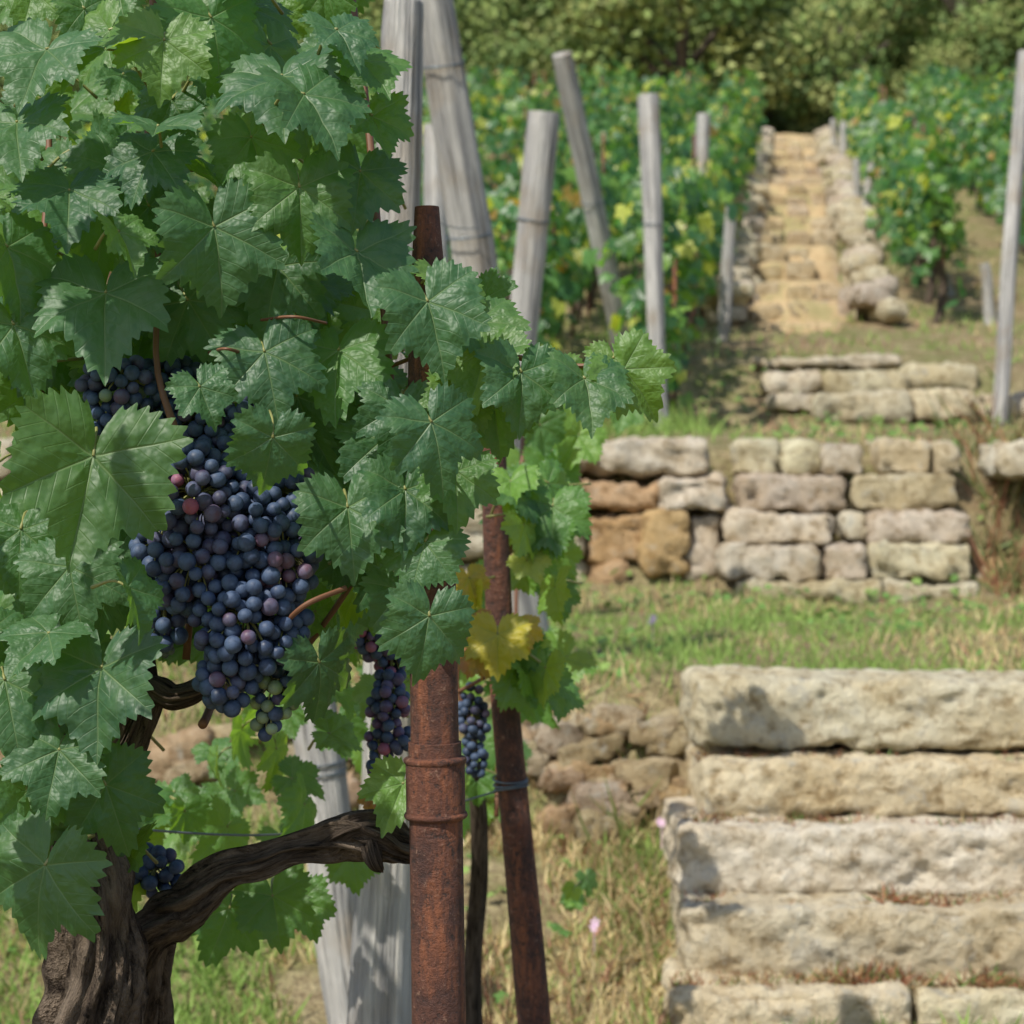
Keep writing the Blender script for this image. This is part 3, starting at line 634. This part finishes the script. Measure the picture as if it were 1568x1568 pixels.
# ---------------- grapes
def usphere(nu=18,nv=12):
    V=[(0,0,1)];
    for j in range(1,nv):
        for i in range(nu):
            a=2*np.pi*i/nu; b=np.pi*j/nv; V.append((math.sin(b)*math.cos(a),math.sin(b)*math.sin(a),math.cos(b)))
    V.append((0,0,-1)); Q=[];T=[]
    for i in range(nu):
        T.append((0,1+i,1+(i+1)%nu)); e=1+(nv-2)*nu; T.append((len(V)-1,e+(i+1)%nu,e+i))
        for j in range(nv-2):
            a=1+j*nu+i; b=1+j*nu+(i+1)%nu; Q.append((a,a+nu,b+nu,b))
    return np.array(V),np.array(Q),np.array(T)
SV,SQ,ST=usphere()
NAVY=(.012,.020,.050); PUR=(.036,.018,.042); RED=(.27,.05,.08); GRN=(.22,.28,.08)
def cluster(name,blobs,d,rg,parent,seed,red=None,rr=.04):
    r=np.random.default_rng(seed); pts=np.zeros((0,3)); A=Acc(); S=Acc()
    for (cx,cy,rx,ry,dz) in blobs:
        c=P(cx,cy,d+dz); R=np.array([L(rx,d),L(min(rx,ry),d)*.8,L(ry,d)])
        for k in range(2600):
            v=r.normal(size=3); v/=np.linalg.norm(v); q=c+v*R*r.uniform(.3,1)**.4
            if len(pts)==0 or (((pts-q)**2).sum(1)).min()>(rg*1.62)**2: pts=np.vstack([pts,q])
    cent=[P(b[0],b[1],d+b[4]) for b in blobs]
    for q in pts:
        px=(q[0]/(.5*q[1])+.5)*1568; py=(-(q[2]-EYE)/(.5*q[1])+.5)*1568
        c=NAVY if r.random()>.12 else PUR
        if r.random()<rr: c=(.08,.03,.05)
        for (x,y,R_,cc,pr) in (red or []):
            if math.hypot(px-x,py-y)<R_ and r.random()<pr: c=cc
        s=rg*r.uniform(.80,1.12); V=SV*s*np.array([1,1,r.uniform(.98,1.08)])
        M=np.array(Euler(tuple(r.uniform(0,6,3))).to_matrix()); V=V@M.T+q
        A.add(V,[SQ,ST],np.array(c)*r.uniform(.75,1.3))
        e=min(cent,key=lambda z:np.linalg.norm(z-q)); e=q+(e-q)*.8+[0,0,.006]
        tube(S,[q,(q+e)/2+[0,0,.004],e],[.0009,.0008,.0012],4,5,caps=False)
    root=empty(name); root.parent=parent
    A.make('berries',M_grape,parent=root); S.make('stems',M_pet,parent=root)
rg=L(26,1.9)/2
cluster('grape_cluster',[(300,765,58,88,-.02),(375,840,85,100,0),(435,860,50,80,.0),(375,950,78,90,-.01),(345,1045,42,46,-.01),(252,925,40,72,.02),(300,860,70,80,-.01),(420,760,70,70,.03),(345,720,60,50,.03),(240,845,35,40,.0),(440,955,32,45,.01)],1.93,rg,vine,5,
   red=[(283,765,42,RED,.7),(430,860,45,(.13,.045,.065),.5),(290,790,70,PUR,.5)])
cluster('grape_cluster',[(420,1060,34,55,.02),(412,1105,22,22,.02)],1.93,rg*.85,vine,6,red=[(415,1090,50,GRN,.3)])
cluster('grape_cluster',[(185,590,62,42,0),(160,640,24,28,0),(260,600,60,50,.06),(300,650,60,50,.04),(235,655,40,40,.04)],1.93,rg*.92,vine,8,red=[(180,595,45,GRN,.14),(185,590,50,PUR,.2)],rr=.1)
cluster('grape_cluster',[(375,630,30,24,.03),(350,590,30,30,.06)],1.93,rg*.9,vine,9)
cluster('grape_cluster',[(240,985,26,22,.03)],1.95,rg*.6,vine,10,red=[(240,985,60,(.12,.15,.05),.7)])
cluster('grape_cluster',[(240,1335,40,35,0)],2.15,rg,vine,11)
cluster('grape_cluster',[(90,840,30,40,.1)],1.95,rg,vine,13)
vine2=empty('grapevine')
cluster('grape_cluster',[(570,970,30,40,0),(600,1000,28,50,.05),(595,1080,28,55,0),(580,1150,18,50,0),(612,1130,18,20,0)],2.3,rg*.85,vine2,21,red=[(590,1060,200,RED,.25),(590,1060,200,(.08,.03,.08),.4)])
cluster('grape_cluster',[(725,1100,22,50,0),(728,1165,16,25,0)],3.0,rg*.9,vine2,23)
l2=[(1.4,1.4,.9),(1.6,1.6,.9),(1.1,1.1,.8),(2.2,2.0,.9)]
def fill2(n,x0,x1,y0,y1,d0,d1,s0,s1,pal_=l2):
    for k in range(n): place(vine2,RNG.uniform(x0,x1),RNG.uniform(y0,y1),RNG.uniform(d0,d1),RNG.uniform(s0,s1),RNG.normal(0,40),RNG.uniform(0,65),RNG.normal(0,42),tint=pal_[RNG.integers(len(pal_))])
fill2(20,770,872,715,845,2.9,3.7,60,98); fill2(7,800,880,860,920,2.9,3.5,55,85); fill2(15,740,875,965,1080,2.9,3.6,55,92); fill2(10,690,750,860,1060,3.0,3.9,55,85); fill2(12,700,770,1100,1290,3.0,3.8,45,75)
fill2(9,700,890,620,740,3.2,4.6,55,85); fill2(8,560,640,1000,1250,3.0,3.6,60,90); fill2(7,780,920,1350,1440,3.8,4.4,22,42)
fill2(8,765,855,700,835,2.75,2.85,75,100); fill2(6,790,865,990,1070,2.75,2.85,70,95)
aut=[(8.5,1.9,.7),(7,1.1,.9),(8,2.8,.7),(6,.9,.9)]
fill2(9,700,748,890,1010,2.72,2.84,36,62,aut)
place(vine2,762,985,2.70,92,0,25,0,0,aut[2]); place(vine2,800,970,2.74,60,10,35,0,1,aut[0]); place(vine2,812,865,2.78,55,30,35,0,1,(6,3,1.6)); place(vine2,590,1215,2.25,60,-60,40,0,1,aut[1]); place(vine2,575,1225,2.25,45,40,30,0,3,aut[3]); place(vine2,738,1010,2.7,50,30,20,20,3,aut[1])
A=Acc(); cane([(735,1130,3),(700,1040,3.0),(735,900,3),(790,830,3.0),(820,730,3.1)],.004); cane([(700,1060,3),(780,1020,2.95),(850,1010,3)],.003); cane([(760,1250,3.1),(770,1000,3.2),(800,700,3.4),(800,560,3.5)],.004)
A.make('canes',M_cane,parent=vine2); A=Acc()
tube(A,[P(735,1900,3.4),P(725,1500,3.4),P(735,1280,3.3),P(720,1120,3.2)],[.02,.016,.014,.010],30,12,ridge=.3); 
A.make('trunk',M_bark,parent=vine2)
shadow_vine=empty('grapevine')  # added leaves and cane, placed to throw a shadow on the top step
for h in [(965,600,4.5,62,0,40,0,0,l2[0]),(940,590,4.52,60,20,55,10,1,l2[1]),(955,630,4.48,60,-20,30,20,2,l2[0]),(905,600,4.5,60,10,40,0,3,l2[2]),(870,610,4.5,60,10,40,0,4,l2[1])]: place(shadow_vine,*h[:7],v=h[7],tint=h[8])
A=Acc(); cane([(965,590,4.55),(900,590,4.55),(840,640,4.5),(800,800,4.45),(790,1000,4.4),(800,1560,4.4)],.005); A.make('canes',M_cane,parent=shadow_vine)
for r_,a_ in PET.items():
    a_.make('petioles',M_pet,parent=bpy.data.objects[r_])
# ---------------- light
S_=Vector((-.45,-.60,.92)).normalized()
sun=bpy.data.lights.new('sun','SUN'); sun.energy=5.0; sun.angle=math.radians(.5); sun.color=(1,.95,.85)
so=bpy.data.objects.new('sun',sun); COL.objects.link(so); so.rotation_euler=S_.to_track_quat('Z','Y').to_euler()
w=bpy.data.worlds.new('World'); sc.world=w; w.use_nodes=True; nt=w.node_tree
sk=nt.nodes.new('ShaderNodeTexSky'); sk.sky_type='NISHITA'; sk.sun_disc=False; sk.sun_elevation=math.asin(S_.z); sk.sun_rotation=math.atan2(S_.x,S_.y)
nt.links.new(sk.outputs[0],nt.nodes['Background'].inputs[0]); nt.nodes['Background'].inputs[1].default_value=.15
sc.view_settings.view_transform='Standard'; sc.view_settings.look='None'; sc.view_settings.exposure=0
cam=bpy.data.cameras.new('camera'); co=bpy.data.objects.new('camera',cam); COL.objects.link(co)
co.location=(0,0,EYE); co.rotation_euler=(math.pi/2,0,0); cam.lens=72; cam.sensor_width=36; cam.clip_end=1000; cam.clip_start=.05
cam.dof.use_dof=True; cam.dof.focus_distance=1.9; cam.dof.aperture_fstop=10.0
sc.camera=co
